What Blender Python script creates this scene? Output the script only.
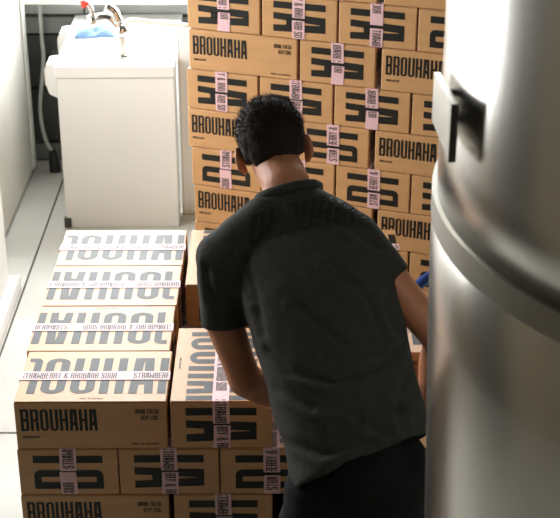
import bpy, bmesh, math, random
from mathutils import Vector, Matrix, noise
from mathutils.bvhtree import BVHTree
random.seed(7)
for o in list(bpy.data.objects): bpy.data.objects.remove(o)
S = bpy.context.scene
C = S.collection
PI = math.pi
# ------------------------------------------------------------------ camera
F_PX, PITCH, CAMZ = 1406.5, 0.4509, 2.786
cam = bpy.data.cameras.new('camera'); camo = bpy.data.objects.new('camera', cam); C.objects.link(camo)
camo.location = (0, 0, CAMZ); camo.rotation_euler = (PI/2 - PITCH, 0, 0)
cam.sensor_width = 36; cam.lens = F_PX/560*36
cam.dof.use_dof = True; cam.dof.focus_distance = 3.5; cam.dof.aperture_fstop = 12.0
S.camera = camo
S.view_settings.view_transform = 'Standard'; S.view_settings.look = 'None'
S.view_settings.gamma = 1; S.view_settings.use_curve_mapping = False
S.view_settings.exposure = -0.30
# ------------------------------------------------------------------ world and window light
W = bpy.data.worlds.new('world'); S.world = W; W.use_nodes = True
W.node_tree.nodes['Background'].inputs[0].default_value = (.93, .97, 1, 1)
W.node_tree.nodes['Background'].inputs[1].default_value = 1.6
def area(name, loc, rot, sx, sy, power, col):
    l = bpy.data.lights.new(name, 'AREA'); l.shape = 'RECTANGLE'; l.size = sx; l.size_y = sy
    l.energy = power; l.color = col
    o = bpy.data.objects.new(name, l); C.objects.link(o); o.location = loc; o.rotation_euler = rot
    return o
WL = (3.6, 5.7, 1.1, 2.75)      # left window: y0 y1 z0 z1
WB = (-1.9, 1.5, 0.96, 3.7)    # back window: x0 x1 z0 z1
area('daylight_side', (-2.12, (WL[0]+WL[1])/2, (WL[2]+WL[3])/2), (0, -PI/2, 0), WL[3]-WL[2], WL[1]-WL[0], 200, (.99, .99, 1))
area('daylight_back', ((WB[0]+WB[1])/2, 7.22, (WB[2]+WB[3])/2), (-PI/2, 0, 0), WB[1]-WB[0], WB[3]-WB[2], 580, (.96, .985, 1))

# ------------------------------------------------------------------ helpers
def cam_ray(px, py):
    cp, sp = math.cos(PITCH), math.sin(PITCH)
    a, b = (px-280)/F_PX, (259-py)/F_PX
    return Vector((a, cp + b*sp, -sp + b*cp))
def at(px, py, d): return Vector((0, 0, CAMZ)) + cam_ray(px, py)*d
def atY(px, py, Y): r = cam_ray(px, py); return Vector((0, 0, CAMZ)) + r*(Y/r.y)
def atZ(px, py, Z): r = cam_ray(px, py); return Vector((0, 0, CAMZ)) + r*((Z-CAMZ)/r.z)

def srgb(r, g, b):
    f = lambda c: (c/255/12.92) if c/255 <= .04045 else ((c/255+.055)/1.055)**2.4
    return (f(r), f(g), f(b), 1)
def mat(name, col, rough=.6, metal=0, noise_amt=.08, scale=12, bump=0, bscale=60, stretch=(1,1,1), spec=.5, col2=None, rvar=0):
    m = bpy.data.materials.new(name); m.use_nodes = True
    nt = m.node_tree; N = nt.nodes; Lk = nt.links; B = N['Principled BSDF']
    B.inputs['Roughness'].default_value = rough; B.inputs['Metallic'].default_value = metal
    B.inputs['Specular IOR Level'].default_value = spec
    tc = N.new('ShaderNodeTexCoord'); mp = N.new('ShaderNodeMapping'); mp.inputs['Scale'].default_value = stretch
    Lk.new(tc.outputs['Object'], mp.inputs['Vector'])
    nz = N.new('ShaderNodeTexNoise'); nz.inputs['Scale'].default_value = scale; nz.inputs['Detail'].default_value = 5
    Lk.new(mp.outputs[0], nz.inputs['Vector'])
    cr = N.new('ShaderNodeValToRGB')
    c2 = col2 or tuple(c*(1-noise_amt*2) for c in col[:3]) + (1,)
    cr.color_ramp.elements[0].color = c2; cr.color_ramp.elements[1].color = col
    cr.color_ramp.elements[0].position = .3; cr.color_ramp.elements[1].position = .65
    Lk.new(nz.outputs['Fac'], cr.inputs[0]); Lk.new(cr.outputs[0], B.inputs['Base Color'])
    if rvar:
        mr = N.new('ShaderNodeMapRange'); mr.inputs[3].default_value = rough-rvar; mr.inputs[4].default_value = rough+rvar
        Lk.new(nz.outputs['Fac'], mr.inputs[0]); Lk.new(mr.outputs[0], B.inputs['Roughness'])
    if bump:
        nb = N.new('ShaderNodeTexNoise'); nb.inputs['Scale'].default_value = bscale; nb.inputs['Detail'].default_value = 4
        Lk.new(mp.outputs[0], nb.inputs['Vector'])
        bp = N.new('ShaderNodeBump'); bp.inputs['Strength'].default_value = bump; bp.inputs['Distance'].default_value = .01
        Lk.new(nb.outputs['Fac'], bp.inputs['Height']); Lk.new(bp.outputs[0], B.inputs['Normal'])
    return m
M = {}
M['card'] = mat('cardboard', srgb(207,160,109), .43, noise_amt=.05, scale=9, bump=.08, bscale=160, stretch=(1,1,3), spec=.5)
M['ink'] = mat('black_ink', srgb(27,29,24), .5, noise_amt=.1, scale=60, spec=.4)
M['tape'] = mat('pink_tape', srgb(236,196,198), .45, noise_amt=.03, scale=30, bump=.1, bscale=80)
M['floor'] = mat('painted_concrete', srgb(214,213,205), .5, noise_amt=.1, scale=2.2, bump=.06, bscale=30, rvar=.1)
M['joint'] = mat('dark_joint', srgb(92,90,84), .9)
M['white'] = mat('white_laminate', srgb(236,235,231), .42, noise_amt=.015, scale=4)
M['offwhite'] = mat('offwhite_panel', srgb(222,220,212), .5, noise_amt=.03, scale=3)
M['wallw'] = mat('painted_wall', srgb(214,211,202), .8, noise_amt=.04, scale=3, bump=.05)
M['beigewall'] = mat('beige_wall', srgb(168,156,132), .8, noise_amt=.06, scale=2)
M['warmwall'] = mat('warm_wall', srgb(84,76,64), .8, noise_amt=.06, scale=2)
M['grey'] = mat('grey_panel', srgb(128,132,129), .6, noise_amt=.12, scale=5)
M['midgrey'] = mat('mid_grey_panel', srgb(176,179,176), .6, noise_amt=.08, scale=5)
M['dark'] = mat('dark_panel', srgb(74,77,72), .7, noise_amt=.15, scale=6)
M['steel'] = mat('brushed_steel', (.58,.565,.525,1), .24, 1, noise_amt=.03, scale=5, bump=.05, bscale=14, stretch=(1,1,.15))
M['seam'] = mat('dull_steel_band', (.30,.285,.245,1), .45, 1, noise_amt=.06, scale=8)
M['edge'] = mat('cut_steel_edge', (.20,.19,.17,1), .5, 1)
M['chrome'] = mat('chrome', (.75,.75,.75,1), .12, 1, noise_amt=.02)
M['pipe'] = mat('cream_pipe', srgb(232,226,216), .35)
M['red'] = mat('red_handle', srgb(226,62,34), .4)
M['bluecloth'] = mat('blue_cloth', srgb(128,162,206), .9, noise_amt=.15, scale=40, bump=.5, bscale=120)
M['blue'] = mat('blue_plastic', srgb(36,76,150), .4)
M['rubber'] = mat('dark_rubber', srgb(34,33,31), .6)
M['hose'] = mat('grey_hose', srgb(186,188,182), .5)
M['wood'] = mat('pallet_wood', srgb(176,142,100), .8, noise_amt=.15, scale=6, stretch=(1,8,8), bump=.2)
M['skin'] = mat('skin', srgb(188,126,93), .5, noise_amt=.06, scale=25, bump=.12, bscale=120, spec=.4)
M['shirt'] = mat('charcoal_cotton', srgb(56,56,52), .92, noise_amt=.1, scale=60, bump=.28, bscale=260, spec=.2)
M['shirtprint'] = mat('dark_print', srgb(33,33,31), .7, noise_amt=.1, scale=120, spec=.25)
M['trouser'] = mat('black_cotton', srgb(22,22,23), .9, noise_amt=.15, scale=40, bump=.2, bscale=200, spec=.2)
M['hair'] = mat('dark_hair', srgb(40,31,24), .75, noise_amt=.2, scale=40, spec=.2)
M['shoe'] = mat('shoe_leather', srgb(40,36,32), .5)
M['eye'] = mat('eye_white', srgb(230,228,222), .2)
def glassmat():
    m = bpy.data.materials.new('window_glass'); m.use_nodes = True; nt = m.node_tree; N = nt.nodes
    N.remove(N['Principled BSDF']); t = N.new('ShaderNodeBsdfTransparent'); g = N.new('ShaderNodeBsdfGlossy'); g.inputs['Roughness'].default_value = .02
    mx = N.new('ShaderNodeMixShader'); mx.inputs[0].default_value = .06
    nt.links.new(t.outputs[0], mx.inputs[1]); nt.links.new(g.outputs[0], mx.inputs[2]); nt.links.new(mx.outputs[0], N['Material Output'].inputs[0])
    return m
M['glass'] = glassmat()

def obj(name, me, m=None, parent=None, smooth=False):
    if isinstance(me, bmesh.types.BMesh):
        bm = me; me = bpy.data.meshes.new(name); bmesh.ops.recalc_face_normals(bm, faces=bm.faces); bm.to_mesh(me); bm.free()
    if m is not None:
        me.materials.clear(); me.materials.append(M[m])
    if smooth:
        for p in me.polygons: p.use_smooth = True
    o = bpy.data.objects.new(name, me); C.objects.link(o); o.parent = parent
    return o
def tag(o, label, cat, group=None):
    o['label'] = label; o['category'] = cat
    if group: o['group'] = group
    return o
def thing(name, label, cat, loc=(0,0,0), rotz=0, group=None):
    o = bpy.data.objects.new(name, None); C.objects.link(o); o.location = loc; o.rotation_euler = (0,0,rotz); o.empty_display_size = .05
    return tag(o, label, cat, group)
def struct(o): o['kind'] = 'structure'; return o
def box(bm, x0, x1, y0, y1, z0, z1, bev=0, seg=1, mtx=None):
    r = bmesh.ops.create_cube(bm, size=1); v = r['verts']
    for q in v: q.co = Vector(((x0+x1)/2 + q.co.x*(x1-x0), (y0+y1)/2 + q.co.y*(y1-y0), (z0+z1)/2 + q.co.z*(z1-z0)))
    if bev:
        es = list({e for q in v for e in q.link_edges})
        rr = bmesh.ops.bevel(bm, geom=es, offset=bev, segments=seg, profile=.5, affect='EDGES')
        v = list({q for f in rr['faces'] for q in f.verts} | {q for q in v if q.is_valid})
    if mtx: bmesh.ops.transform(bm, matrix=mtx, verts=v)
    return bm
def bx(*a, **k): return box(bmesh.new(), *a, **k)
def frame_for(t):
    t = t.normalized(); a = Vector((0,0,1)) if abs(t.z) < .9 else Vector((1,0,0))
    u = t.cross(a).normalized(); return u, t.cross(u).normalized()
def ring(bm, c, u, v, a, b, n): return [bm.verts.new(c + u*(a*math.cos(2*PI*i/n)) + v*(b*math.sin(2*PI*i/n))) for i in range(n)]
def bridge(bm, r1, r2):
    n = len(r1)
    for i in range(n): bm.faces.new((r1[i], r1[(i+1)%n], r2[(i+1)%n], r2[i]))
def tube(bm, pts, rad, n=12, cap=True):
    pts = [Vector(p) for p in pts]; rr = rad if isinstance(rad, (list, tuple)) else [rad]*len(pts)
    prev = None; u0 = None; rings = []
    for i, p in enumerate(pts):
        t = (pts[min(i+1, len(pts)-1)] - pts[max(i-1, 0)]).normalized()
        if u0 is None: u0, _ = frame_for(t)
        u0 = (u0 - t*u0.dot(t)).normalized(); v = t.cross(u0)
        rings.append(ring(bm, p, u0, v, rr[i], rr[i], n))
    for a, b in zip(rings, rings[1:]): bridge(bm, a, b)
    if cap: bm.faces.new(rings[0][::-1]); bm.faces.new(rings[-1])
    return bm
def curve_pts(pts, n=8):
    pts = [Vector(p) for p in pts]; P = [pts[0]*2-pts[1]] + pts + [pts[-1]*2-pts[-2]]; out = []
    for i in range(1, len(P)-2):
        for k in range(n):
            t = k/n; a, b, c, d = P[i-1], P[i], P[i+1], P[i+2]
            out.append(.5*((2*b) + (c-a)*t + (2*a-5*b+4*c-d)*t*t + (3*b-a-3*c+d)*t**3))
    out.append(pts[-1]); return out
def lathe(bm, prof, n=64, center=(0,0)):
    rings = [[bm.verts.new((center[0]+r*math.cos(2*PI*i/n), center[1]+r*math.sin(2*PI*i/n), z)) for i in range(n)] for r, z in prof]
    for a, b in zip(rings, rings[1:]): bridge(bm, a, b)
    if prof[0][0] > 1e-4: bm.faces.new(rings[0][::-1])
    if prof[-1][0] > 1e-4: bm.faces.new(rings[-1])
    return bm

# ------------------------------------------------------------------ lettering (condensed block capitals as outlines made of strips)
LW, LT = .352, .128
def arc(cx, cy, rx, ry, a0, a1, n=6): return [(cx+rx*math.cos(a0+(a1-a0)*i/n), cy+ry*math.sin(a0+(a1-a0)*i/n)) for i in range(n+1)]
def strip(o, i): return [[o[k], o[k+1], i[k+1], i[k]] for k in range(len(o)-1)]
def rect(x0, y0, x1, y1): return [(x0,y0), (x1,y0), (x1,y1), (x0,y1)]
def bowl(x0, y0, y1, w, t, hb=.1):       # closed bowl to the right of a stem
    o = [(x0,y0)] + arc(w-.10, y0+.10, .10, .10, -PI/2, 0, 4) + arc(w-.10, y1-.10, .10, .10, 0, PI/2, 4) + [(x0,y1)]
    i = [(x0,y0+hb)] + arc(w-t-.02, y0+hb+.02, .02, .02, -PI/2, 0, 4) + arc(w-t-.02, y1-hb-.02, .02, .02, 0, PI/2, 4) + [(x0,y1-hb)]
    return strip(o, i)
def letter(c, w=LW, t=LT):
    h = t*.8; m = w/2; ri = m-t
    bot = strip(arc(m, .14, m, .14, PI, 2*PI, 8), arc(m, .14, ri, .045, PI, 2*PI, 8))
    top = strip(arc(m, .86, m, .14, 0, PI, 8), arc(m, .86, ri, .045, 0, PI, 8))
    if c == 'H': return [rect(0,0,t,1), rect(w-t,0,w,1), rect(t,.44,w-t,.56)]
    if c == 'U': return [rect(0,.14,t,1), rect(w-t,.14,w,1)] + bot
    if c == 'O': return [rect(0,.14,t,.86), rect(w-t,.14,w,.86)] + bot + top
    if c == 'B': return [rect(0,0,t,1)] + bowl(t,.0,.535,w,t,h) + bowl(t,.465,1,w,t,h)
    if c == 'R': return [rect(0,0,t,1)] + rrest(w, t)
    if c == 'A':
        x = .034
        return [[(0,0),(t*.95,0),(m-.003,.90),(x,1)], [(w-t*.95,0),(w,0),(w-x,1),(m+.003,.90)], [(x,1),(m-.003,.90),(m+.003,.90),(w-x,1)], rect(t*.95,.25,w-t*.95,.42)]
def rrest(w=LW, t=LT): return bowl(t,.44,1,w,t,t*.8) + [[(w-t-.01,0),(w,0),(w,.34),(w-.03,.46),(w-t-.03,.46),(w-t-.01,.4)]]
def word(s, gap=.052):
    out = []; x = 0
    for c in s:
        out += [[(x+a, b) for a, b in p] for p in letter(c)]; x += LW+gap
    return out, x-gap
def fit(polys, w0, h0, x, y, w, h): return [[(x+a*w/w0, y+b*h/h0) for a, b in p] for p in polys]
_txt = {}
def glyph(c):
    w, t = LW, .115; h = .10; m = w/2
    if c in 'HUOBRA': return letter(c, w, .118), w
    if c == 'I': return [rect(0,0,t,1)], t
    if c == 'E': return [rect(0,0,t,1)] + [rect(t,y,w-.04,y+h) for y in (0,.45,1-h)], w-.04
    if c == 'F': return [rect(0,0,t,1)] + [rect(t,y,w-.04,y+h) for y in (.45,1-h)], w-.04
    if c == 'L': return [rect(0,0,t,1), rect(t,0,w-.05,h)], w-.05
    if c == 'P': return [rect(0,0,t,1)] + bowl(t,.42,1,w,t,h), w
    if c == 'D': return [rect(0,0,t,1)] + bowl(t,0,1,w,t,h), w
    if c == 'T': return [rect(m-t/2,0,m+t/2,1-h), rect(0,1-h,w,1)], w
    if c == 'Y': return [rect(m-t/2,0,m+t/2,.42), [(m-t/2,.42),(m,.42),(t,1),(0,1)], [(m,.42),(m+t/2,.42),(w,1),(w-t,1)]], w
    if c == 'N': return [rect(0,0,t,1), rect(w-t,0,w,1), [(w-t,0),(w-t,.3),(t,1),(t,.7)]], w
    if c == 'M': return [rect(0,0,t,1), rect(w+.08-t,0,w+.08,1), [(m+.04-.03,.3),(m+.04,.3),(m+.04,.62),(t,1),(t,.72)], [(m+.04,.3),(m+.07,.3),(w+.08-t,.72),(w+.08-t,1),(m+.04,.62)]], w+.08
    if c == 'W': return [rect(0,0,t,1), rect(w+.1-t,0,w+.1,1), [(t,0),(m+.05,.38),(m+.05,.68),(t,.28)], [(m+.05,.38),(w+.1-t,0),(w+.1-t,.28),(m+.05,.68)]], w+.1
    if c == 'K': return [rect(0,0,t,1), [(t,.38),(t,.62),(w-t,1),(w,1)], [(t+.03,.5),(t+.11,.62),(w,0),(w-t,0)]], w
    if c == 'C': return [rect(0,.155,t,.845), rect(w-t,.155,w,.36), rect(w-t,.64,w,.845)] + strip(arc(m,.16,m,.16,PI,2*PI,6), arc(m,.135,m-t,.04,PI,2*PI,6)) + strip(arc(m,.84,m,.16,0,PI,6), arc(m,.865,m-t,.04,0,PI,6)), w
    if c == 'S': return [rect(.03,0,w-.03,h), rect(.03,1-h,w-.03,1), [(0,.62),(w-t,.30),(w,.40),(t,.72)], rect(0,.62,t,.95), rect(w-t,.05,w,.40), rect(0,.05,t,.28), rect(w-t,.72,w,.95)], w
    if c == '&': return [rect(.08,.9,.28,1), rect(.04,.6,.14,.95), rect(.22,.6,.32,.95), [(.04,.64),(.16,.64),(.42,0),(.29,0)], rect(0,.06,.10,.42), rect(.05,0,.27,.1), [(0,.42),(.1,.42),(.2,.58),(.1,.58)], [(.27,.1),(.30,.04),(.42,.38),(.33,.38)], [(.14,.55),(.24,.5),(.32,.6),(.22,.66)]], .42
    return [], .16
def text2d(s, bold=.036):
    if s in _txt: return _txt[s]
    out = []; x = 0
    for c in s:
        g_, w_ = glyph(c); out += [[(x+p, q) for p, q in poly] for poly in g_]; x += w_+.07
    polys = [[(p/(x-.07), q) for p, q in poly] for poly in out]
    _txt[s] = polys; return polys
def text(s, x, y, w, h): return [[(x+a*w, y+b*h) for a, b in p] for p in text2d(s)]
def emit(bm, polys, o, u, v):
    o, u, v = Vector(o), Vector(u), Vector(v)
    for p in polys:
        try: bm.faces.new([bm.verts.new(o+u*a+v*b) for a, b in p])
        except ValueError: pass
    return bm
def flat(name, bm, m): 
    me = bpy.data.meshes.new(name); bm.to_mesh(me); bm.free(); me.materials.append(M[m]); return me

# ------------------------------------------------------------------ room
struct(obj('floor', bx(-2.0, 3.6, -2.4, 7.0, -.12, -.006), 'joint'))
flo = bpy.data.objects['floor']
JX, JY = -1.116, 4.31
xs = [-2.0, JX, 1.2, 3.6]; ys = [-2.4, 1.0, JY, 7.0]
for i in range(3):
    for j in range(3):
        obj('floor_slab', bx(xs[i]+.004, xs[i+1]-.004, ys[j]+.004, ys[j+1]-.004, -.006, 0, .002), 'floor', flo)
HC = 4.1
def wall_open(axis, c0, c1, a0, a1, z1, w):   # wall slab with one opening
    bm = bmesh.new()
    for (p0, p1, q0, q1) in ((a0, w[0], 0, z1), (w[1], a1, 0, z1), (w[0], w[1], 0, w[2]), (w[0], w[1], w[3], z1)):
        if axis == 'x': box(bm, c0, c1, p0, p1, q0, q1)
        else: box(bm, p0, p1, c0, c1, q0, q1)
    return bm
struct(obj('wall_left', wall_open('x', -2.15, -2.0, -2.4, 7.0, HC, WL), 'beigewall'))
wb = struct(obj('wall_back', wall_open('y', 7.0, 7.2, -2.15, 3.75, HC, WB), 'wallw'))
struct(obj('wall_right', bx(3.6, 3.75, -2.4, 7.0, 0, HC), 'warmwall'))
struct(obj('wall_front', bx(-2.15, 3.75, -2.55, -2.4, 0, HC), 'warmwall'))
struct(obj('ceiling', bx(-2.15, 3.75, -2.55, 7.2, HC, HC+.1), 'dark'))
# horizontal panels below the sill of the back window
for (z0, z1, dep, mm) in ((.01,.10,.06,'grey'), (.115,.40,.045,'dark'), (.415,.69,.05,'dark'), (.70,.785,.06,'grey'), (.80,.865,.055,'midgrey')):
    for k in range(4):
        x0 = -1.99+1.0*k
        obj('wall_panel', bx(x0+.003, x0+.997, 7.0-dep, 6.999, z0, z1, .004), mm, wb)
t = struct(obj('trim_1', bx(-1.99, 2.0, 6.86, 6.999, .87, .93, .008, 2), 'white'))
def window(name, axis, c, w, nm, nz):
    r = bpy.data.objects.new(name, None); C.objects.link(r); struct(r)
    def b(p0, p1, q0, q1, d0, d1): return bx(c+d0, c+d1, p0, p1, q0, q1) if axis == 'x' else bx(p0, p1, c+d0, c+d1, q0, q1)
    t = .05; a0, a1, z0, z1 = w
    for rr in ((a0,a1,z0,z0+t), (a0,a1,z1-t,z1), (a0,a0+t,z0+t,z1-t), (a1-t,a1,z0+t,z1-t)): obj('window_frame', b(*rr, -.04, .04), 'white', r)
    for i in range(1, nm): x = a0+(a1-a0)*i/nm; obj('mullion', b(x-.02, x+.02, z0+t, z1-t, -.03, .03), 'white', r)
    for i in range(nm): obj('pane', b(a0+(a1-a0)*i/nm+.025, a0+(a1-a0)*(i+1)/nm-.025, z0+t, z1-t, -.004, .004), 'glass', r)
d1 = struct(obj('added_streak_door_1', bx(-2.0, -1.955, 2.45, 3.38, 0.002, 2.7, .004), 'dark'))  # unseen dark door slab, added so the tank reflects a dark streak
obj('streak_door_handle', tube(bmesh.new(), curve_pts([(-1.956,3.28,1.05), (-1.91,3.28,1.05), (-1.905,3.22,1.05), (-1.905,3.14,1.05)], 4), .01, 10), 'steel', d1, True)
window('window_1', 'x', -2.07, WL, 3, 1)
window('window_2', 'y', 7.08, WB, 3, 1)

# ------------------------------------------------------------------ cartons
L, Wd, H = .3955, .2640, .1436
FL = .0028
def mesh_of(bm, name, m, smooth=False):
    me = bpy.data.meshes.new(name); bmesh.ops.recalc_face_normals(bm, faces=bm.faces); bm.to_mesh(me); bm.free(); me.materials.append(M[m]); return me
bm = bx(-L/2, L/2, -Wd/2, Wd/2, 0, H-FL, .003, 2)
me_body = mesh_of(bm, 'carton_body', 'card')
def flap_mesh(s):
    bm = bmesh.new(); y0, y1 = (.0012, Wd/2-.001) if s > 0 else (-Wd/2+.001, -.0012)
    box(bm, -L/2+.001, L/2-.001, y0, y1, H-FL, H, .0011)
    return mesh_of(bm, 'carton_flap', 'card')
me_flap = [flap_mesh(1), flap_mesh(-1)]
EPS = .0006; LH = .184; y0 = -LH/2
def pl(c, s0, wid): return fit(letter(c), LW, 1, s0, 0, wid, LH)
def pr(s0, s1): return [rect(s0, 0, s1, LH)]
# wrapped brand name: first letters on one end, the middle on top, the last on the other end
bm = bmesh.new()
top = fit([[(a-LT, b) for a, b in p] for p in rrest()], LW-LT, 1, .012, 0, .036, LH)
for c, s0 in (('O',.060), ('U',.1375), ('H',.215), ('A',.2925)): top += pl(c, s0, .0635)
top += pr(.368, .390)
emit(bm, top, (-L/2, y0, H+EPS), (1,0,0), (0,1,0))
emit(bm, text('MADE IN HACKNEY', .17, -.027, .062, .0052), (-L/2, y0, H+EPS), (1,0,0), (0,1,0))
me_top = flat('top_lettering', bm, 'ink')
bm = bmesh.new(); emit(bm, pr(.0195,.0425) + pl('A', .0575, .0655), (L/2+EPS, y0, H), (0,0,-1), (0,1,0)); me_endA = flat('end_lettering', bm, 'ink')
bm = bmesh.new()
emit(bm, pr(-.044,-.021) + fit(letter('B'), LW, 1, -.126, 0, .060, LH), (-L/2-EPS, y0, H), (0,0,1), (0,1,0)); me_endB = flat('end_lettering', bm, 'ink')
wd, ww = word('BROUHAHA', .058)
def side_meshes(s):
    o = (-L/2*s, -(Wd/2+EPS)*s, 0); u = (s,0,0); v = (0,0,1); out = []
    for nm, polys in (('brand_lettering', fit(wd, ww, 1, .037*L, H*.385, .505*L, H*.46)),
                      ('brewery_lettering', text('BREWERY', .045*L, H*.225, .115*L, H*.055)),
                      ('slogan_lettering', text('DRINK FRESH', .79*L, H*.745, .157*L, H*.095) + text('KEEP COOL', .83*L, H*.61, .117*L, H*.095)),
                      ('origin_lettering', text('MADE IN HACKNEY', .76*L, H*.085, .185*L, H*.035))):
        out.append((nm, flat(nm, emit(bmesh.new(), polys, o, u, v), 'ink')))
    return out
me_side = side_meshes(1) + side_meshes(-1)
TW, TE = .044, .0011
TT = 'STRAWBERRY & RHUBARB SOUR'
def tape_mesh(var):
    rnd = random.Random(var*11+3); bm = bmesh.new(); runs = [bmesh.new() for _ in range(3)]; tx = runs[0]
    off = rnd.uniform(-.004, .004)
    th = .0006
    ph = [.0, -.13, -.21, -.06][var]      # where the printed phrase starts
    seg = .255; per = .30
    def lettering(o, u, v, s0, s1, tx=runs[0]):        # u along the tape, v across
        k = -3
        while ph + k*per < s1:
            a = ph + k*per
            polys = []
            for p in text2d(TT):
                q = [(a + x*seg, -.0145 + y*.029) for x, y in p]
                if min(x for x, _ in q) > s0+.001 and max(x for x, _ in q) < s1-.001: polys.append(q)
            emit(tx, polys, o, u, v); k += 1
    # top run, with a folded lip over both ends
    box(bm, -L/2-TE, L/2+TE, off-TW/2, off+TW/2, H+.0008, H+TE+.0006)
    lettering((-L/2, off, H+TE+.0010), (1,0,0), (0,1,0), 0, L)
    for s in (1, -1):
        m1 = H*rnd.uniform(.46, .54); d = rnd.uniform(-.005, .005); g = rnd.uniform(.004, .012)
        x0 = s*(L/2+.0008); x1 = s*(L/2+TE+.0006)
        for (z0, z1, dd, sh) in ((m1, H+TE+.0006, 0, d*.5), (.001, m1-g, d, -d*.6)):
            vs = []
            for x in (x0, x1):
                for (yy, zz, k) in ((-TW/2, z0, 1), (TW/2, z0, 1), (TW/2, z1, 0), (-TW/2, z1, 0)):
                    vs.append(bm.verts.new((x, off+dd+yy+sh*k, zz)))
            for f in ((0,1,2,3), (4,5,6,7), (0,1,5,4), (1,2,6,5), (2,3,7,6), (3,0,4,7)): bm.faces.new([vs[i] for i in f])
            xo = s*(L/2+TE+.0010)
            if s > 0: lettering((xo, off+dd, H+L), (0,0,-1), (0,1,0), L+H-z1, L+H-z0, runs[1])
            else: lettering((xo, off+dd, H), (0,0,1), (0,1,0), -(H-z0), -(H-z1), runs[2])
    return mesh_of(bm, 'tape', 'tape'), [flat('tape_lettering', q, 'ink') for q in runs]
me_tape = [tape_mesh(k) for k in range(4)]
rb = random.Random(21)
def carton(loc, rotz, label, group, jit=1, jx=0):
    t = thing('cardboard_box', label, 'box', (loc[0]+rb.uniform(-.0007,.0007)*jit, loc[1]+rb.uniform(-.0007,.0007)*jit, loc[2]), rotz+rb.uniform(-.0022,.0022)*jit, group)
    obj('carton_body', me_body, None, t)
    for f in me_flap: obj('top_flap', f, None, t)
    obj('top_lettering', me_top, None, t); obj('end_lettering', me_endA, None, t); obj('end_lettering', me_endB, None, t)
    for nm, f in me_side: obj(nm, f, None, t)
    k = rb.randrange(4); tp = obj('tape', me_tape[k][0], None, t); 
    for q in me_tape[k][1]: obj('tape_lettering', q, None, tp)['kind'] = 'stuff'
    return t
def pallet(label, org, yaw, sx, sy, h, z0=0, group=None):
    t = thing('wooden_pallet', label, 'pallet', (org[0], org[1], z0), yaw, group)
    b = .022; n = 7; w = sx/(n+ (n-1)*.35)
    for i in range(n): x = i*w*1.35; obj('deck_board', bx(x, x+w, 0, sy, h-b, h-.0005, .002), 'wood', t)
    for k in range(3):
        y = (sy-.1)*k/2; obj('stringer_board', bx(0, sx, y, y+.1, h-2*b, h-b, .002), 'wood', t)
        obj('base_board', bx(0, sx, y, y+.1, 0.0005, b, .002), 'wood', t)
        for q in range(3): x = (sx-.12)*q/2; obj('block', bx(x, x+.12, y, y+.1, b, h-2*b, .002), 'wood', t)
    return t
HP = .1456      # layer pitch
GX, GY = .400, .2667
def stack_pos(org, yaw, x, y, z):
    c, s = math.cos(yaw), math.sin(yaw); return (org[0]+c*x-s*y, org[1]+s*x+c*y, z)
ORD = ['bottom','second','third','fourth','fifth','sixth','seventh','eighth','ninth','tenth']
UPW = ['top %s', 'second %s from top', 'third %s from top', 'fourth %s from top', 'fifth %s from top', 'sixth %s from top', 'seventh %s from top', 'eighth %s from top', 'ninth %s from top', 'tenth %s from top']
# --- front stack
FO, FY = (-.6961, 3.109), .0055
FZ = .1436
pallet('wooden pallet under the front low stack of boxes', stack_pos(FO, FY, -.01, -.005, 0)[:2], FY, 1.125, 1.09, FZ)
GF = 'boxes of the low front stack'
def fbox(x, y, r, rot, label, dz=0, **k): return carton(stack_pos(FO, FY, x, y, FZ + r*HP + dz), FY+rot, label, GF, **k)
COLW = ['left', 'second', 'third', 'right']; DEP = ['front', 'second', 'third', 'rear']
for r in range(5):
    lay = UPW[4-r] % 'layer'
    if r % 2 == 0:
        for k in range(4):
            rot = 0 if k in (0, 3) else PI
            if r == 4:
                lb = ['brand-fronted box at near left corner of low stack, top layer',
                      'bright-topped box directly behind the near left corner box, its top print upside down',
                      'bright-topped box third back in the left row of the low stack, print upside down',
                      'bright-topped box at the far end of the left row, nearest the white counter'][k]
            else: lb = 'box in %s of low front stack, left column, %s from front' % (lay, ['first','second','third','fourth'][k])
            fbox(GX/2 + ([.004,-.004,.0,.002][k] if r == 4 else 0), GY*(k+.5), r, rot, lb)
        x = .41+GY/2
        if r == 4:
            fbox(x, GX/2, r, -PI/2, 'end-on box with pink tape over its top, beside the person\'s bent left elbow')
            fbox(x+.002, GX*1.5+GY, r, PI/2, 'box behind the person\'s left shoulder, past the empty gap in the low stack')
        else:
            fbox(x, GX/2, r, -PI/2, 'end-on box in %s of low front stack, middle of front face' % lay)
            fbox(x, GX*1.5+GY, r, PI/2, 'end-on box in %s of low front stack, middle of rear face' % lay)
        for k in range(4):
            if r == 4 and k < 2: continue
            fbox(.41+GY+(.004 if r == 4 else .030)+GX/2, GY*(k+.5), r, 0, 'box in %s of low front stack, right column, %s from front' % (lay, ['first','second','third','fourth'][k]))
    else:
        for k in range(4):
            x = GY*(k+.5)+.0015+.001*k + (.026 if k == 3 else 0)
            ends = [PI/2, -PI/2, PI/2, -PI/2] if r == 3 else [-PI/2, PI/2, -PI/2, PI/2]
            fbox(x, GX/2, r, ends[k], '%s end-on box from left, %s of low front stack' % (['first','second','third','fourth'][k], lay))
            fbox(x, GX*1.5+GY, r, -ends[k], '%s box from left along rear of low stack, %s' % (['first','second','third','fourth'][k], lay))
        for k in range(2):
            fbox(GX*(k+.5)+.002+.03*k, GX+GY/2, r, PI*k, '%s box deep in middle of low stack, %s' % (['left','right'][k], lay))
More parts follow.
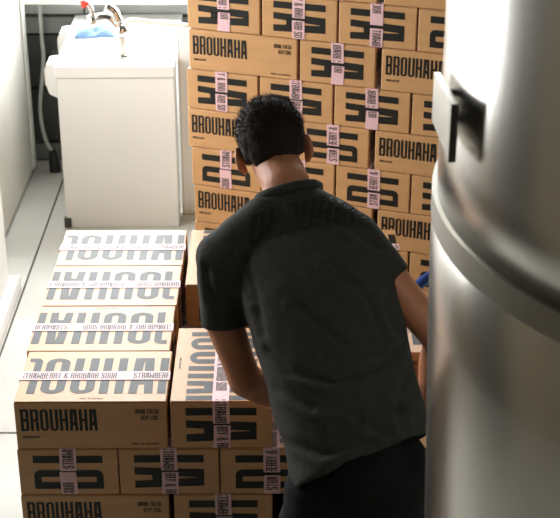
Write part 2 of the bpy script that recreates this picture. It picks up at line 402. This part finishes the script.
# --- tall wall of boxes
BO, BY = (-.3194, 4.7141), -.3353
BZ = 1.3893 - 8*HP
GB = 'boxes of the tall rear wall'
for k in range(2): pallet('%s wooden pallet under the tall wall of boxes' % ['lower', 'upper'][k], stack_pos(BO, BY, -.01, -.003, 0)[:2], BY, 1.10, .44, BZ/2, BZ/2*k)
ROWJ = [0, .002, .002, .004, .0, -.012, -.010, .002, -.001, 0]   # sideways slip of each row
ROWJ = {0:0, 1:.0, 2:.004, 3:.006, 4:.0, 5:-.012, 6:-.010, 7:.002, 8:-.001, 9:.002}
BE = {8:[1,1,1,0], 6:[1,1,1,1], 4:[0,0,0,1], 2:[0,1,0,0], 0:[1,0,1,1]}     # 1 = wedge-shaped A end towards the camera, 0 = round B end
def bbox_(x, y, r, rot, label): return carton(stack_pos(BO, BY, x+ROWJ[r], y, BZ+r*HP), BY+rot, label, GB)
for r in range(10):
    rw = UPW[9-r] % 'row'
    if r % 2 == 0:
        for k in range(4):
            bbox_(GY*(k+.5)+[0,.006,.010,.014][k], GX/2, r, -PI/2 if BE[r][k] else PI/2, '%s end-on box from left, %s of tall box wall' % (['first','second','third','fourth'][k], rw))
    else:
        bbox_(GX/2, GY/2, r, 0, 'brand-fronted box at left end, %s of tall box wall' % rw)
        bbox_(GX+.006+GY/2, GX/2, r, -PI/2 if r != 5 else PI/2, 'end-on box in middle, %s of tall box wall' % rw)
        bbox_(GX*1.5+GY+.024, GY/2, r, 0, 'brand-fronted box at right end, %s of tall box wall' % rw)
# box in the person's hands
HBX, HBY, HBZ = .166, 3.062+Wd/2, .900
hb = carton((HBX, HBY, HBZ), 0, 'box being carried in front of the person, its right end showing by the tank', 'carried box', jit=0)

# ------------------------------------------------------------------ counter with tap
KO = Vector((-1.0206, 6.087, 0)); KYAW = .0174; KW, KH, KD, KS = .544, .802, .849, .0556
kt = thing('counter_unit', 'tall white laminate counter unit with overhanging worktop behind the boxes', 'counter', KO, KYAW)
obj('carcass', bx(.006, KW-.004, .012, KD-.01, .0, KH-KS-.004, .004, 2), 'white', kt)
obj('worktop', bx(0, KW, 0, KD, KH-KS, KH, .006, 2), 'white', kt)
obj('shadow_gap_rail', bx(.012, KW-.01, .02, KD-.02, KH-KS-.004, KH-KS, 0), 'midgrey', kt)
obj('corner_foot', bx(-.004, .03, .004, .04, 0.0005, .05, .003), 'dark', kt)
def ear(y):
    bm = bmesh.new(); prof = [(0,.0), (-.035,.02), (-.052,.075), (-.052,.15), (-.04,.178), (0,.185)]
    a = [bm.verts.new((x, y, KH-.165+z*.9)) for x, z in prof]; b = [bm.verts.new((x, y+.12, KH-.165+z*.9)) for x, z in prof]
    bm.faces.new(a); bm.faces.new(b[::-1]); bridge(bm, a, b)
    return bm
for y in (.05, .53): obj('side_bracket', ear(y), 'white', kt)
# tap
tb = atZ(122.5, 57, KH); TY = tb.y
tp = thing('tap', 'chrome mixer tap with long swing pipe on the white counter', 'tap', tb)
def rel(px, py, dy=0): return atY(px, py, TY+dy) - tb
obj('base_flange', lathe(bmesh.new(), [(.034,0),(.034,.010),(.026,.018),(.0,.018)], 24), 'chrome', tp, True)
hd = rel(122, 30)
obj('column', tube(bmesh.new(), [(0,0,.016), (0,0,hd.z-.02)], .0225, 20), 'pipe', tp, True)
obj('mixer_body', tube(bmesh.new(), [(0,0,hd.z-.03), (0,0,hd.z-.012), (0,0,hd.z+.012), (0,0,hd.z+.03)], [.022,.033,.033,.018], 20), 'chrome', tp, True)
obj('lever', tube(bmesh.new(), curve_pts([hd, rel(118,21), rel(113,11), rel(106,6)]), [.020]*8+[.024]*8+[.022]*9, 14), 'chrome', tp, True)
vb = rel(92.5, 20)
obj('inlet_pipe', tube(bmesh.new(), curve_pts([hd+Vector((-.01,0,0)), rel(110,18.5), rel(101,17.5), vb]), .021, 14), 'chrome', tp, True)
obj('valve_nut', tube(bmesh.new(), [vb+Vector((0,0,-.03)), vb+Vector((0,0,-.012)), vb+Vector((0,0,.02))], [.02,.027,.024], 8), 'chrome', tp, True)
obj('riser', tube(bmesh.new(), curve_pts([vb, rel(92,12), rel(90,7), rel(88,4.5)]), .012, 12), 'chrome', tp, True)
rh = obj('red_valve_handle', tube(bmesh.new(), [rel(90,4.6), rel(86,4.2), rel(81.5,2.2)], [.008,.014,.013], 10), 'red', tp, True)
obj('handle_wing', tube(bmesh.new(), [rel(84.5,7.5), rel(82.5,.2)], .012, 10), 'red', rh, True)
obj('swing_pipe', tube(bmesh.new(), curve_pts([hd+Vector((.01,0,.01)), rel(131,20.5), rel(150,22.5), rel(172,24.6), rel(189,26)]), .0125, 12), 'pipe', tp, True)
# blue cloth
bc = atZ(96, 34, KH)
bm = bmesh.new(); n = 26; m_ = 14; g = []
for i in range(n+1):
    row = []
    for j in range(m_+1):
        x = (i/n-.5)*.19; y = (j/m_-.5)*.14
        r = max(abs(i/n-.5), abs(j/m_-.5))*2
        z = .010 + .030*max(0, 1-r**3)*(.55+.45*math.sin(x*60+2*math.sin(y*50))) + .012*noise.noise(Vector((x*28, y*28, 1)))*(1-r**4)
        if r > .95: z = .003
        row.append(bm.verts.new((x + .01*noise.noise(Vector((y*30,x*9,4))), y + .015*math.sin(x*22), max(.002, z))))
    g.append(row)
for i in range(n):
    for j in range(m_): bm.faces.new((g[i][j], g[i+1][j], g[i+1][j+1], g[i][j+1]))
co = obj('cleaning_cloth', bm, 'bluecloth', None, True); co.location = bc
tag(co, 'crumpled pale blue cloth lying on the white counter', 'cloth')
sm = co.modifiers.new('t', 'SOLIDIFY'); sm.thickness = .003; sm.offset = -1
# white panel right of the counter
wp = thing('upright_panel', 'narrow white upright panel between the counter and the tall box wall', 'panel', (-.468, 6.25, 0))
obj('board', bx(0, .30, 0, .03, 0.001, .93, .004), 'white', wp); obj('edge_strip', bx(-.006, .0, -.002, .032, 0.001, .93, .002), 'white', wp)
# tall white cabinet at left, against the back wall
ct = thing('tall_cabinet', 'tall white cabinet against the back wall, left of the counter', 'cabinet', (-1.28, 5.75, 0))
obj('carcass', bx(-.66, 0, 0, 1.06, .03, 2.1, .006, 2), 'offwhite', ct)
obj('edge_trim', bx(0, .012, 1.0, 1.075, .03, 2.1, .004), 'white', ct)
obj('plinth', bx(-.64, -.004, .02, 1.05, 0.0005, .03), 'midgrey', ct)
# white tub in the near left
wt = thing('white_tub', 'low white tub with a thick rounded rim and plinth at the left edge', 'tub', (-1.165, 4.2, 0))
obj('body', bx(-.70, 0, 0, 1.215, .07, 1.03, .01, 3), 'white', wt)
obj('rim', bx(-.74, .085, -.04, 1.262, 1.0, 1.065, .03, 5), 'white', wt, True)
obj('plinth', bx(-.70, .04, 0, 1.255, 0.0005, .07, .008, 2), 'white', wt)
# hose on the back wall
hp = [atY(39,-6,6.90), atY(40.5,18,6.90), atY(42,40,6.90), atY(43.5,58,6.89), atY(41.5,85,6.88), atY(40,108,6.87), atY(42.5,128,6.85), atY(47,143,6.83), atY(52,152,6.81)]
ht = thing('hose', 'thin grey hose hanging down the dark back wall beside the counter', 'hose', (hp[-1].x, hp[-1].y, 0))
o0 = Vector((hp[-1].x, hp[-1].y, 0))
obj('tubing', tube(bmesh.new(), curve_pts([p-o0 for p in hp], 6), .0105, 10), 'hose', ht, True)
obj('coupling', tube(bmesh.new(), [hp[-1]-o0+Vector((0,0,.01)), Vector((.01,-.005,.045)), Vector((.012,-.01,.001))], [.018,.028,.03], 14), 'rubber', ht, True)

# ------------------------------------------------------------------ steel tank
TX, TYc, TR, TBZ = .832, 1.938, .600, 1.948
tk = thing('steel_tank', 'large blurred stainless steel tank in the right foreground', 'tank', (TX, TYc, 0))
obj('upper_shell', lathe(bmesh.new(), [(.594, TBZ-.05), (.594, TBZ+.1), (.594, 2.95), (.56, 3.02), (.45, 3.10), (.25, 3.16), (0, 3.18)], 160), 'steel', tk, True)
obj('jacket', lathe(bmesh.new(), [(.10, .25), (.16, .30), (.545, .82), (.572, .87), (.577, .92), (.584, 1.30), (TR-.002, 1.75), (TR, TBZ-.036), (TR-.001, TBZ-.034), (.57, TBZ-.034)], 160), 'steel', tk, True)
obj('seam_band', lathe(bmesh.new(), [(.57, TBZ-.042), (TR+.0012, TBZ-.042), (TR+.0012, TBZ-.0), (.57, TBZ+.0005)], 160), 'seam', tk)
for k in range(4):
    a = PI/4+PI/2*k; lg = obj('leg', tube(bmesh.new(), [(.44*math.cos(a), .44*math.sin(a), .01), (.46*math.cos(a), .46*math.sin(a), .80)], .035, 16), 'steel', tk, True)
    obj('foot', lathe(bmesh.new(), [(.06,0.0005),(.06,.012),(.0,.012)], 20, (.44*math.cos(a), .44*math.sin(a))), 'steel', lg)
# bracket: upright lug plate on the left flank
pA = at(450, 133, 1.90) - Vector((TX, TYc, 0))       # middle of the near end
u = Vector((-.010, .135, 0)); z = Vector((0,0,1)); wv = Vector((.0085,0,0))
def plate(p, ulen, hz, th):
    bm = bmesh.new(); a = []
    for k in (0, 1):
        for (uu, zz) in ((0,-hz/2), (1,-hz/2+.010), (1,hz/2-.0), (0,hz/2)): a.append(bm.verts.new(p + ulen*uu + z*zz + wv*k))
    for f in ((0,1,2,3), (4,5,6,7), (0,1,5,4), (1,2,6,5), (2,3,7,6), (3,0,4,7)): bm.faces.new([a[i] for i in f])
    return bm
lugp = obj('lug_plate', plate(pA, u, .082, .0085), 'steel', tk)
bm = bmesh.new(); box(bm, pA.x-.0008, pA.x+.0095, pA.y-.003, pA.y, pA.z-.0415, pA.z+.0415); obj('cut_edge', bm, 'edge', lugp)
for zz in (-.02, .02): obj('standoff', tube(bmesh.new(), [pA+u*.8+z*zz+Vector((.004,0,0)), pA+u*.8+z*zz+Vector((.03,0,0))], .006, 10), 'steel', lugp, True)

# ------------------------------------------------------------------ person
pr_root = thing('person', 'person in a charcoal t-shirt and black trousers bending over the boxes, seen from behind', 'person', (.16, 2.72, 0))
PO = Vector((.16, 2.72, 0))
def ell(bm, c, rx, ry, rz, rot=None, seg=20):
    r = bmesh.ops.create_uvsphere(bm, u_segments=seg, v_segments=seg//2+2, radius=1)
    mt = Matrix.Translation(c) @ (rot.to_4x4() if rot else Matrix.Identity(4)) @ Matrix.Diagonal((rx, ry, rz, 1))
    bmesh.ops.transform(bm, matrix=mt, verts=r['verts'])
def limb(bm, pts, rad, n=16):
    for p, r in zip(pts, rad): ell(bm, Vector(p), r, r, r, None, n)
    for i in range(len(pts)-1): tube(bm, [pts[i], pts[i+1]], [rad[i], rad[i+1]], n)
def remesh(bm, voxel, smooth=2, name='m'):
    bmesh.ops.recalc_face_normals(bm, faces=bm.faces)
    me = bpy.data.meshes.new(name); bm.to_mesh(me); bm.free()
    o = bpy.data.objects.new('tmp', me); C.objects.link(o)
    m = o.modifiers.new('r', 'REMESH'); m.mode = 'VOXEL'; m.voxel_size = voxel
    if smooth: s = o.modifiers.new('s', 'SMOOTH'); s.factor = .5; s.iterations = smooth
    bpy.context.view_layer.update()
    dg = bpy.context.evaluated_depsgraph_get(); out = bpy.data.meshes.new_from_object(o.evaluated_get(dg))
    bpy.data.objects.remove(o); return out
def local(me):
    for v in me.vertices: v.co -= PO
    return me
# landmarks
HEAD = at(272, 143, 3.42); NECK = at(289, 196, 3.335)
SHL, SHR = at(223, 258, 3.32), at(354, 238, 3.32)
ELL, ELR = at(245, 380, 3.36), at(441, 341, 3.30)
WRL, WRR = Vector((.035, 3.02, .925)), Vector((.372, 3.02, .940))
PEL = at(354, 468, 3.15)
Rh = Matrix.Rotation(.10, 3, 'Z') @ Matrix.Rotation(-.17, 3, 'Y') @ Matrix.Rotation(-.42, 3, 'X')
hl = lambda x, y, z_: HEAD + Rh @ Vector((x, y, z_))
bm = bmesh.new()
ell(bm, hl(0,-.005,.015), .074, .094, .088, Rh, 24)          # skull
ell(bm, hl(0,.045,-.03), .060, .058, .088, Rh)              # face
ell(bm, hl(0,.060,-.092), .040, .038, .030, Rh)             # chin
ell(bm, hl(0,.108,-.022), .012, .018, .026, Rh, 12)         # nose
ell(bm, hl(0,.098,.012), .046, .012, .012, Rh, 12)          # brow
ell(bm, hl(0,.094,-.066), .024, .012, .007, Rh, 12); ell(bm, hl(0,.092,-.078), .022, .012, .008, Rh, 12)   # lips
for s in (-1, 1):
    Re = Rh @ Matrix.Rotation(s*.45, 3, 'Z') @ Matrix.Rotation(-.15, 3, 'X')
    ell(bm, hl(s*.084,-.006,-.024), .010, .021, .034, Re, 14)
    ell(bm, hl(s*.078,.000,-.052), .007, .012, .014, Re, 10)
    ell(bm, hl(s*.087,-.012,-.016), .005, .016, .026, Re, 10)
limb(bm, [NECK + Vector((.005,-.03,-.05)), NECK + Vector((-.006,.02,.02)), hl(0,-.030,-.055), hl(0,-.01,-.02)], [.056,.058,.058,.06])
limb(bm, [NECK, (SHL+NECK)/2 + Vector((0,0,-.03)), SHL], [.055,.055,.055]); limb(bm, [NECK, (SHR+NECK)/2 + Vector((0,0,-.03)), SHR], [.055,.055,.055])
limb(bm, [NECK + Vector((0,.01,-.09)), (NECK+PEL)/2, PEL], [.07,.085,.085])
def arm(sh, el, wr, side, mid=None):
    mid = mid or sh.lerp(el, .5); fa = el.lerp(wr, .35)
    limb(bm, [sh, sh.lerp(mid,.6), mid, mid.lerp(el,.7), el, fa, el.lerp(wr,.75), wr], [.052,.049,.046,.040,.041,.043,.034,.029])
    # hand under the box: palm facing up, fingers reaching forward beneath it
    f = Vector((side*-.05, 1, 0)).normalized(); lat = Vector((-side, 0, 0))
    pc = wr + f*.055 + Vector((0,0,-.048)); pc.z = HBZ-.020
    lat0 = Vector((1,0,0))
    ell(bm, wr.lerp(pc,.5), .030, .040, .022); ell(bm, pc, .040, .048, .0135); ell(bm, pc+f*.02, .041, .035, .0125)
    for k, ln in enumerate((.068,.078,.072,.056)):
        b0 = pc + f*.040 + lat0*((k-1.5)*.0205*(-side)); 
        p1 = b0 + f*ln*.45 + Vector((0,0,-.002)); p2 = p1 + f*ln*.32 + Vector((0,0,.001)); p3 = p2 + f*ln*.25 + Vector((0,0,.003))
        limb(bm, [b0, p1, p2, p3], [.0095,.009,.0085,.0072], 10)
    th = pc + lat0*(side*.036) + f*(-.012)          # thumb up the outer side of the box
    ox = side*(L/2+.016) + HBX
    t1 = th + lat0*(side*.02) + f*.02 + Vector((0,0,.012)); t2 = t1 + f*.022 + Vector((0,0,.02)); t3 = t2 + f*.014 + Vector((0,0,.014))
    limb(bm, [th, th.lerp(t1,.6)-Vector((0,0,.004)), t1-f*.034, t2-f*.040], [.013,.012,.0105,.009], 10)
arm(SHL, ELL, WRL, -1, at(224, 322, 3.34)); arm(SHR, ELR, WRR, 1)
hipL, hipR = PEL + Vector((-.068,-.03,-.05)), PEL + Vector((.085,.03,-.01))
KNL, KNR = Vector((.05, 2.76, .52)), Vector((.285, 2.80, .52))
ANL, ANR = Vector((.045, 2.66, .10)), Vector((.30, 2.69, .10))
limb(bm, [PEL, hipL, KNL, ANL], [.085,.075,.052,.040]); limb(bm, [PEL, hipR, KNR, ANR], [.085,.075,.052,.040])
body = obj('body', local(remesh(bm, .0056, 2, 'body')), 'skin', pr_root, True)
for s in (-1, 1):
    e = bmesh.new(); ell(e, hl(s*.030,.093,-.006)-PO, .011, .011, .011, None, 12); obj('eye', e, 'eye', pr_root, True)
# t-shirt
sb = bmesh.new()
secs = [((361,464),3.15,.164,.128,.30), ((357,438),3.17,.165,.128,.26), ((348,405),3.19,.166,.124,.22), ((334,350),3.235,.174,.122,.18), ((320,298),3.285,.182,.124,.10), ((308,262),3.32,.180,.114,.02), ((300,236),3.335,.140,.096,0), ((292,210),3.34,.090,.074,0), ((288,194),3.345,.072,.064,0)]
cs = [at(p[0], p[1], d) for p, d, *_ in secs]; rings = []
def sect(c, tdir, a, b, yaw, n=36, p=2.35):
    lat = Vector((math.cos(yaw), math.sin(yaw), 0)); lat = (lat - tdir*lat.dot(tdir)).normalized(); dep = tdir.cross(lat)
    out = []
    for i in range(n):
        q = 2*PI*i/n; x, y = math.cos(q), math.sin(q)
        out.append(c + lat*(a*math.copysign(abs(x)**(2/p), x)) + dep*(b*math.copysign(abs(y)**(2/p), y)))
    return out
for i, ((p, d, a, b, yw), c) in enumerate(zip(secs, cs)):
    td = (cs[min(i+1, len(cs)-1)] - cs[max(i-1, 0)]).normalized()
    kk = (.30, .20, .08, 0, 0, 0, 0, 0, 0)[i]; ca, sa = math.cos(yw), math.sin(yw)
    rings.append([sb.verts.new(q + td*kk*((q-c).x*ca + (q-c).y*sa)) for q in sect(c, td, a, b, yw)])
for a, b in zip(rings, rings[1:]): bridge(sb, a, b)
sb.faces.new(rings[-1])
td0 = (cs[1]-cs[0]).normalized()
inner = [sb.verts.new(cs[0] + (v.co-cs[0])*.93) for v in rings[0]]; inner2 = [sb.verts.new(cs[0] + (v.co-cs[0])*.90 + td0*.035) for v in rings[0]]
bridge(sb, inner, rings[0]); bridge(sb, inner2, inner); sb.faces.new(inner2[::-1])
def sleeve(sh, el, f0, r0, r1):
    e = sh.lerp(el, f0); d = (el-sh).normalized()
    ell(sb, sh, r0*1.02, r0*1.05, r0)
    P = [sh - d*.03, sh + d*.03, sh.lerp(el, f0*.5), e]
    tube(sb, P + [e + d*.001, e - d*.018], [r0*.9, r0, (r0+r1)/2*1.0, r1, r1*.90, r1*.86], 28)
sleeve(SHL, at(225, 346, 3.35), .78, .065, .0575); sleeve(SHR, ELR, .43, .062, .057)
for shp, bias in ((SHL, 0), (SHR, 0)):
    m1 = NECK.lerp(shp, .36) + Vector((0,-.010,.0)); m2 = NECK.lerp(shp, .72) + Vector((0,-.006,.004))
    limb(sb, [NECK + Vector((0,-.02,-.035)), m1, m2, shp], [.052,.060,.061,.062])
for s, shp in ((-1, SHL), (1, SHR)):     # shoulder blades and the cloth down to the armpit
    ell(sb, shp.lerp(cs[5], .45) + Vector((0,-.03,-.05)), 0.075, .068, .10)
    limb(sb, [shp, shp.lerp(cs[4], .45) + Vector((0,0,-.05))], [.06, .075])
me = remesh(sb, .0075, 6, 'tshirt')
me.update()
creases = [((242,255),(254,290),(262,335)), ((232,262),(250,300)), ((394,276),(386,302),(398,332)), ((408,340),(380,366),(338,376)), ((420,392),(385,415),(335,424)),
  ((283,440),(322,455),(372,440)), ((275,388),(312,408)), ((330,262),(368,300),(386,340)), ((296,305),(345,345)), ((412,365),(398,400),(402,430)), ((300,210),(345,222),(378,246)), ((268,352),(290,372),(330,382)), ((205,270),(212,300)), ((360,420),(400,446))]
def crease(co):
    cp, sp = math.cos(PITCH), math.sin(PITCH); y, z_ = co.y, co.z-CAMZ
    dd = y*cp - z_*sp; px = 280 + F_PX*co.x/dd; py = 259 - F_PX*(y*sp+z_*cp)/dd; out = 0
    for ln in creases:
        best = 1e9; sg = 1
        for (a, b) in zip(ln, ln[1:]):
            ux, uy = b[0]-a[0], b[1]-a[1]; l2 = ux*ux+uy*uy; t = max(0, min(1, ((px-a[0])*ux+(py-a[1])*uy)/l2))
            q = math.hypot(px-a[0]-t*ux, py-a[1]-t*uy)
            if q < best: best = q; sg = 1 if ux*(py-a[1])-uy*(px-a[0]) > 0 else -1
        if best < 30: out += -.0085*math.exp(-(best/4.2)**2) + .0055*math.exp(-((sg*best-8)/5.5)**2)
    return out
nor = [v.normal.copy() for v in me.vertices]
org0 = Vector((0,0,CAMZ))
for v, nn in zip(me.vertices, nor):
    c = v.co
    p = Vector((c.x*1.0, c.y*.6, c.z))
    q = (c.z - .55*(c.x-.15))            # folds pull diagonally up to the left shoulder
    w = .5+.5*noise.noise(p*4)
    low = max(0, min(1, (1.42-c.z)/.35))
    d = .011*noise.noise(Vector((c.x*5, c.y*3, q*22)))*w*low
    d += .0045*noise.noise(Vector((c.x*26, c.y*8, c.z*12)))*(.35+.65*low)
    d += .004*math.sin((c.x*.5+c.z)*70 + 3*noise.noise(p*6))*max(0, min(1, (1.2-c.z)/.15))*w
    fc = max(0, min(1, nn.dot((org0-c).normalized())*2.2-.5))
    if fc > 0: d += crease(c)*fc*.85
    v.co = c + nn*d
me.update()
shirt = obj('tshirt', local(me), 'shirt', pr_root, True)
col = bmesh.new(); tdn = (cs[-1]-cs[-2]).normalized(); lat = Vector((1,0,.08)); lat = (lat-tdn*lat.dot(tdn)).normalized(); dep = tdn.cross(lat)
cr = []
for i in range(40):
    q = 2*PI*i/40; c0 = cs[-1] + tdn*.004 + lat*.075*math.cos(q) + dep*.066*math.sin(q); out = (lat*math.cos(q)+dep*math.sin(q)).normalized()
    cr.append([col.verts.new(c0 + out*.006*math.cos(k*PI/4) + tdn*.011*math.sin(k*PI/4) - PO) for k in range(8)])
for i in range(40): bridge(col, cr[i], cr[(i+1)%40])
obj('collar', col, 'shirt', shirt, True)
# printed name across the upper back, laid onto the cloth
bpy.context.view_layer.update()
bvh = BVHTree.FromPolygons([v.co+PO for v in me.vertices], [list(p.vertices) for p in me.polygons])
pb = bmesh.new()
def dens(poly, n=5):
    # cut a quad or triangle into small pieces so that it can follow the cloth
    if len(poly) == 3: poly = [poly[0], poly[1], poly[2], poly[2]]
    if len(poly) != 4: yield poly; return
    a, b, c, d = [Vector(q).to_3d() if len(q) == 3 else Vector((q[0], q[1], 0)) for q in poly]
    nu = max(1, min(14, int(max((b-a).length, (c-d).length)/.12)+1)); nv = max(1, min(14, int(max((d-a).length, (c-b).length)/.12)+1))
    P = lambda s, t: (a*(1-s)+b*s)*(1-t) + (d*(1-s)+c*s)*t
    for i in range(nu):
        for j in range(nv): yield [P(i/nu,j/nv), P((i+1)/nu,j/nv), P((i+1)/nu,(j+1)/nv), P(i/nu,(j+1)/nv)]
org = Vector((0,0,CAMZ))
for poly in wd:
    for q in dens(poly):
        vs = []
        for pnt in q:
            s_, t_ = pnt[0]/ww, pnt[1]
            px = 248 + 132*s_ + 5*t_; py = 246 - 20*s_ - 22*math.sin(PI*s_)*.35 - 31*t_
            r = cam_ray(px, py).normalized(); h = bvh.ray_cast(org, r)
            if h[0]: vs.append(h[0] + h[1]*.0012 - PO)
        if len(vs) == len(q):
            try: pb.faces.new([pb.verts.new(v) for v in vs])
            except ValueError: pass
obj('shirt_lettering', pb, 'shirtprint', shirt)
# trousers
tbm = bmesh.new()
ell(tbm, PEL + Vector((0,-.012,-.03)), .145, .108, .12); ell(tbm, PEL + Vector((-.058,-.030,-.10)), .082, .088, .10); ell(tbm, PEL + Vector((.078,-.0,-.06)), .088, .088, .10)
tube(tbm, [cs[0] + td0*.05, cs[0] - td0*.02, PEL + Vector((0,.005,-.06))], [.10,.11,.12], 28)
for hp_, kn, an in ((hipL, KNL, ANL), (hipR, KNR, ANR)):
    limb(tbm, [hp_, hp_.lerp(kn,.35), kn, kn.lerp(an,.5), an + Vector((0,0,-.02))], [.090,.088,.075,.066,.062])
tm = remesh(tbm, .010, 4, 'trousers'); tm.update(); nor = [v.normal.copy() for v in tm.vertices]
for v, nn in zip(tm.vertices, nor): v.co += nn*.006*noise.noise(Vector((v.co.x*14, v.co.y*10, v.co.z*18)))
obj('trousers', local(tm), 'trouser', pr_root, True)
for an in (ANL, ANR):
    s_ = bmesh.new(); base = Vector((an.x, an.y, 0))-PO
    ell(s_, base + Vector((0,-.02,.045)), .042,.05,.042); ell(s_, base + Vector((0,.10,.036)), .046,.085,.032); ell(s_, base + Vector((0,.02,.055)), .042,.07,.045)
    box(s_, base.x-.044, base.x+.044, base.y-.07, base.y+.18, .003, .03, .01, 2)
    sh_ = remesh(s_, .006, 2, 'shoe'); obj('shoe', sh_, 'shoe', pr_root, True)
# hair
hbm = bmesh.new()
ell(hbm, hl(0,-.012,.022), .0825, .100, .090, Rh, 28)
ell(hbm, hl(0,.040,.050), .066, .062, .060, Rh)
ell(hbm, hl(0,-.050,-.012), .066, .046, .058, Rh)
ell(hbm, hl(0,-.052,-.040), .052, .034, .036, Rh)
for s in (-1, 1): ell(hbm, hl(s*.064,-.020,.006), .016, .045, .048, Rh)
hm = remesh(hbm, .005, 5, 'hair'); hm.update(); nor = [v.normal.copy() for v in hm.vertices]
for v, nn in zip(hm.vertices, nor):
    v.co += nn*(.003*noise.noise(v.co*30) + .002*noise.noise(Vector((v.co.x*110, v.co.y*60, v.co.z*60))))
hm.update(); hair = obj('hair', local(hm), 'hair', pr_root, True)
st = bmesh.new(); rr = random.Random(5); polys = list(hm.polygons)
for k in range(9000):
    p = polys[rr.randrange(len(polys))]; c = Vector(p.center); nn = Vector(p.normal); l_ = Rh.transposed() @ (c + PO - HEAD)
    up = max(0, min(1, (l_.z+.02)/.10))
    flow = Rh @ Vector((rr.uniform(-.5,.5), .55*up - .1, .25*up - .9*(1-up)))
    flow = (flow - nn*flow.dot(nn)); d = (nn*(.16+.16*up) + flow*(.9) + Vector((rr.uniform(-.3,.3), rr.uniform(-.3,.3), rr.uniform(-.3,.3)))).normalized()
    ln = (.007 + .016*up)*rr.uniform(.6, 1.2); a, b = frame_for(d); w_ = .00085; c -= nn*.002
    v3 = [st.verts.new(c + a*w_*math.cos(q) + b*w_*math.sin(q)) for q in (0, 2.1, 4.2)]; tip = st.verts.new(c + d*ln + nn*-.1*ln)
    for i in range(3): st.faces.new((v3[i], v3[(i+1)%3], tip))
so = obj('hair_strands', st, 'hair', hair); so['kind'] = 'stuff'

# ------------------------------------------------------------------ blue hand tool lying on the right column
zt = FZ + 5*HP
bt = thing('blue_tool', 'blue plastic tool handle showing between the right forearm and the tank', 'tool', (.312, 3.70, zt))
obj('grip', tube(bmesh.new(), curve_pts([(-.02,.0,.014), (.04,.0,.016), (.085,.015,.020), (.125,.05,.034), (.165,.09,.040)]), [.012]*8+[.014]*8+[.016]*8+[.015]*9, 14), 'blue', bt, True)
obj('grip_ring', tube(bmesh.new(), [(-.032,0,.014), (-.018,0,.014)], .0138, 14), 'rubber', bt, True)
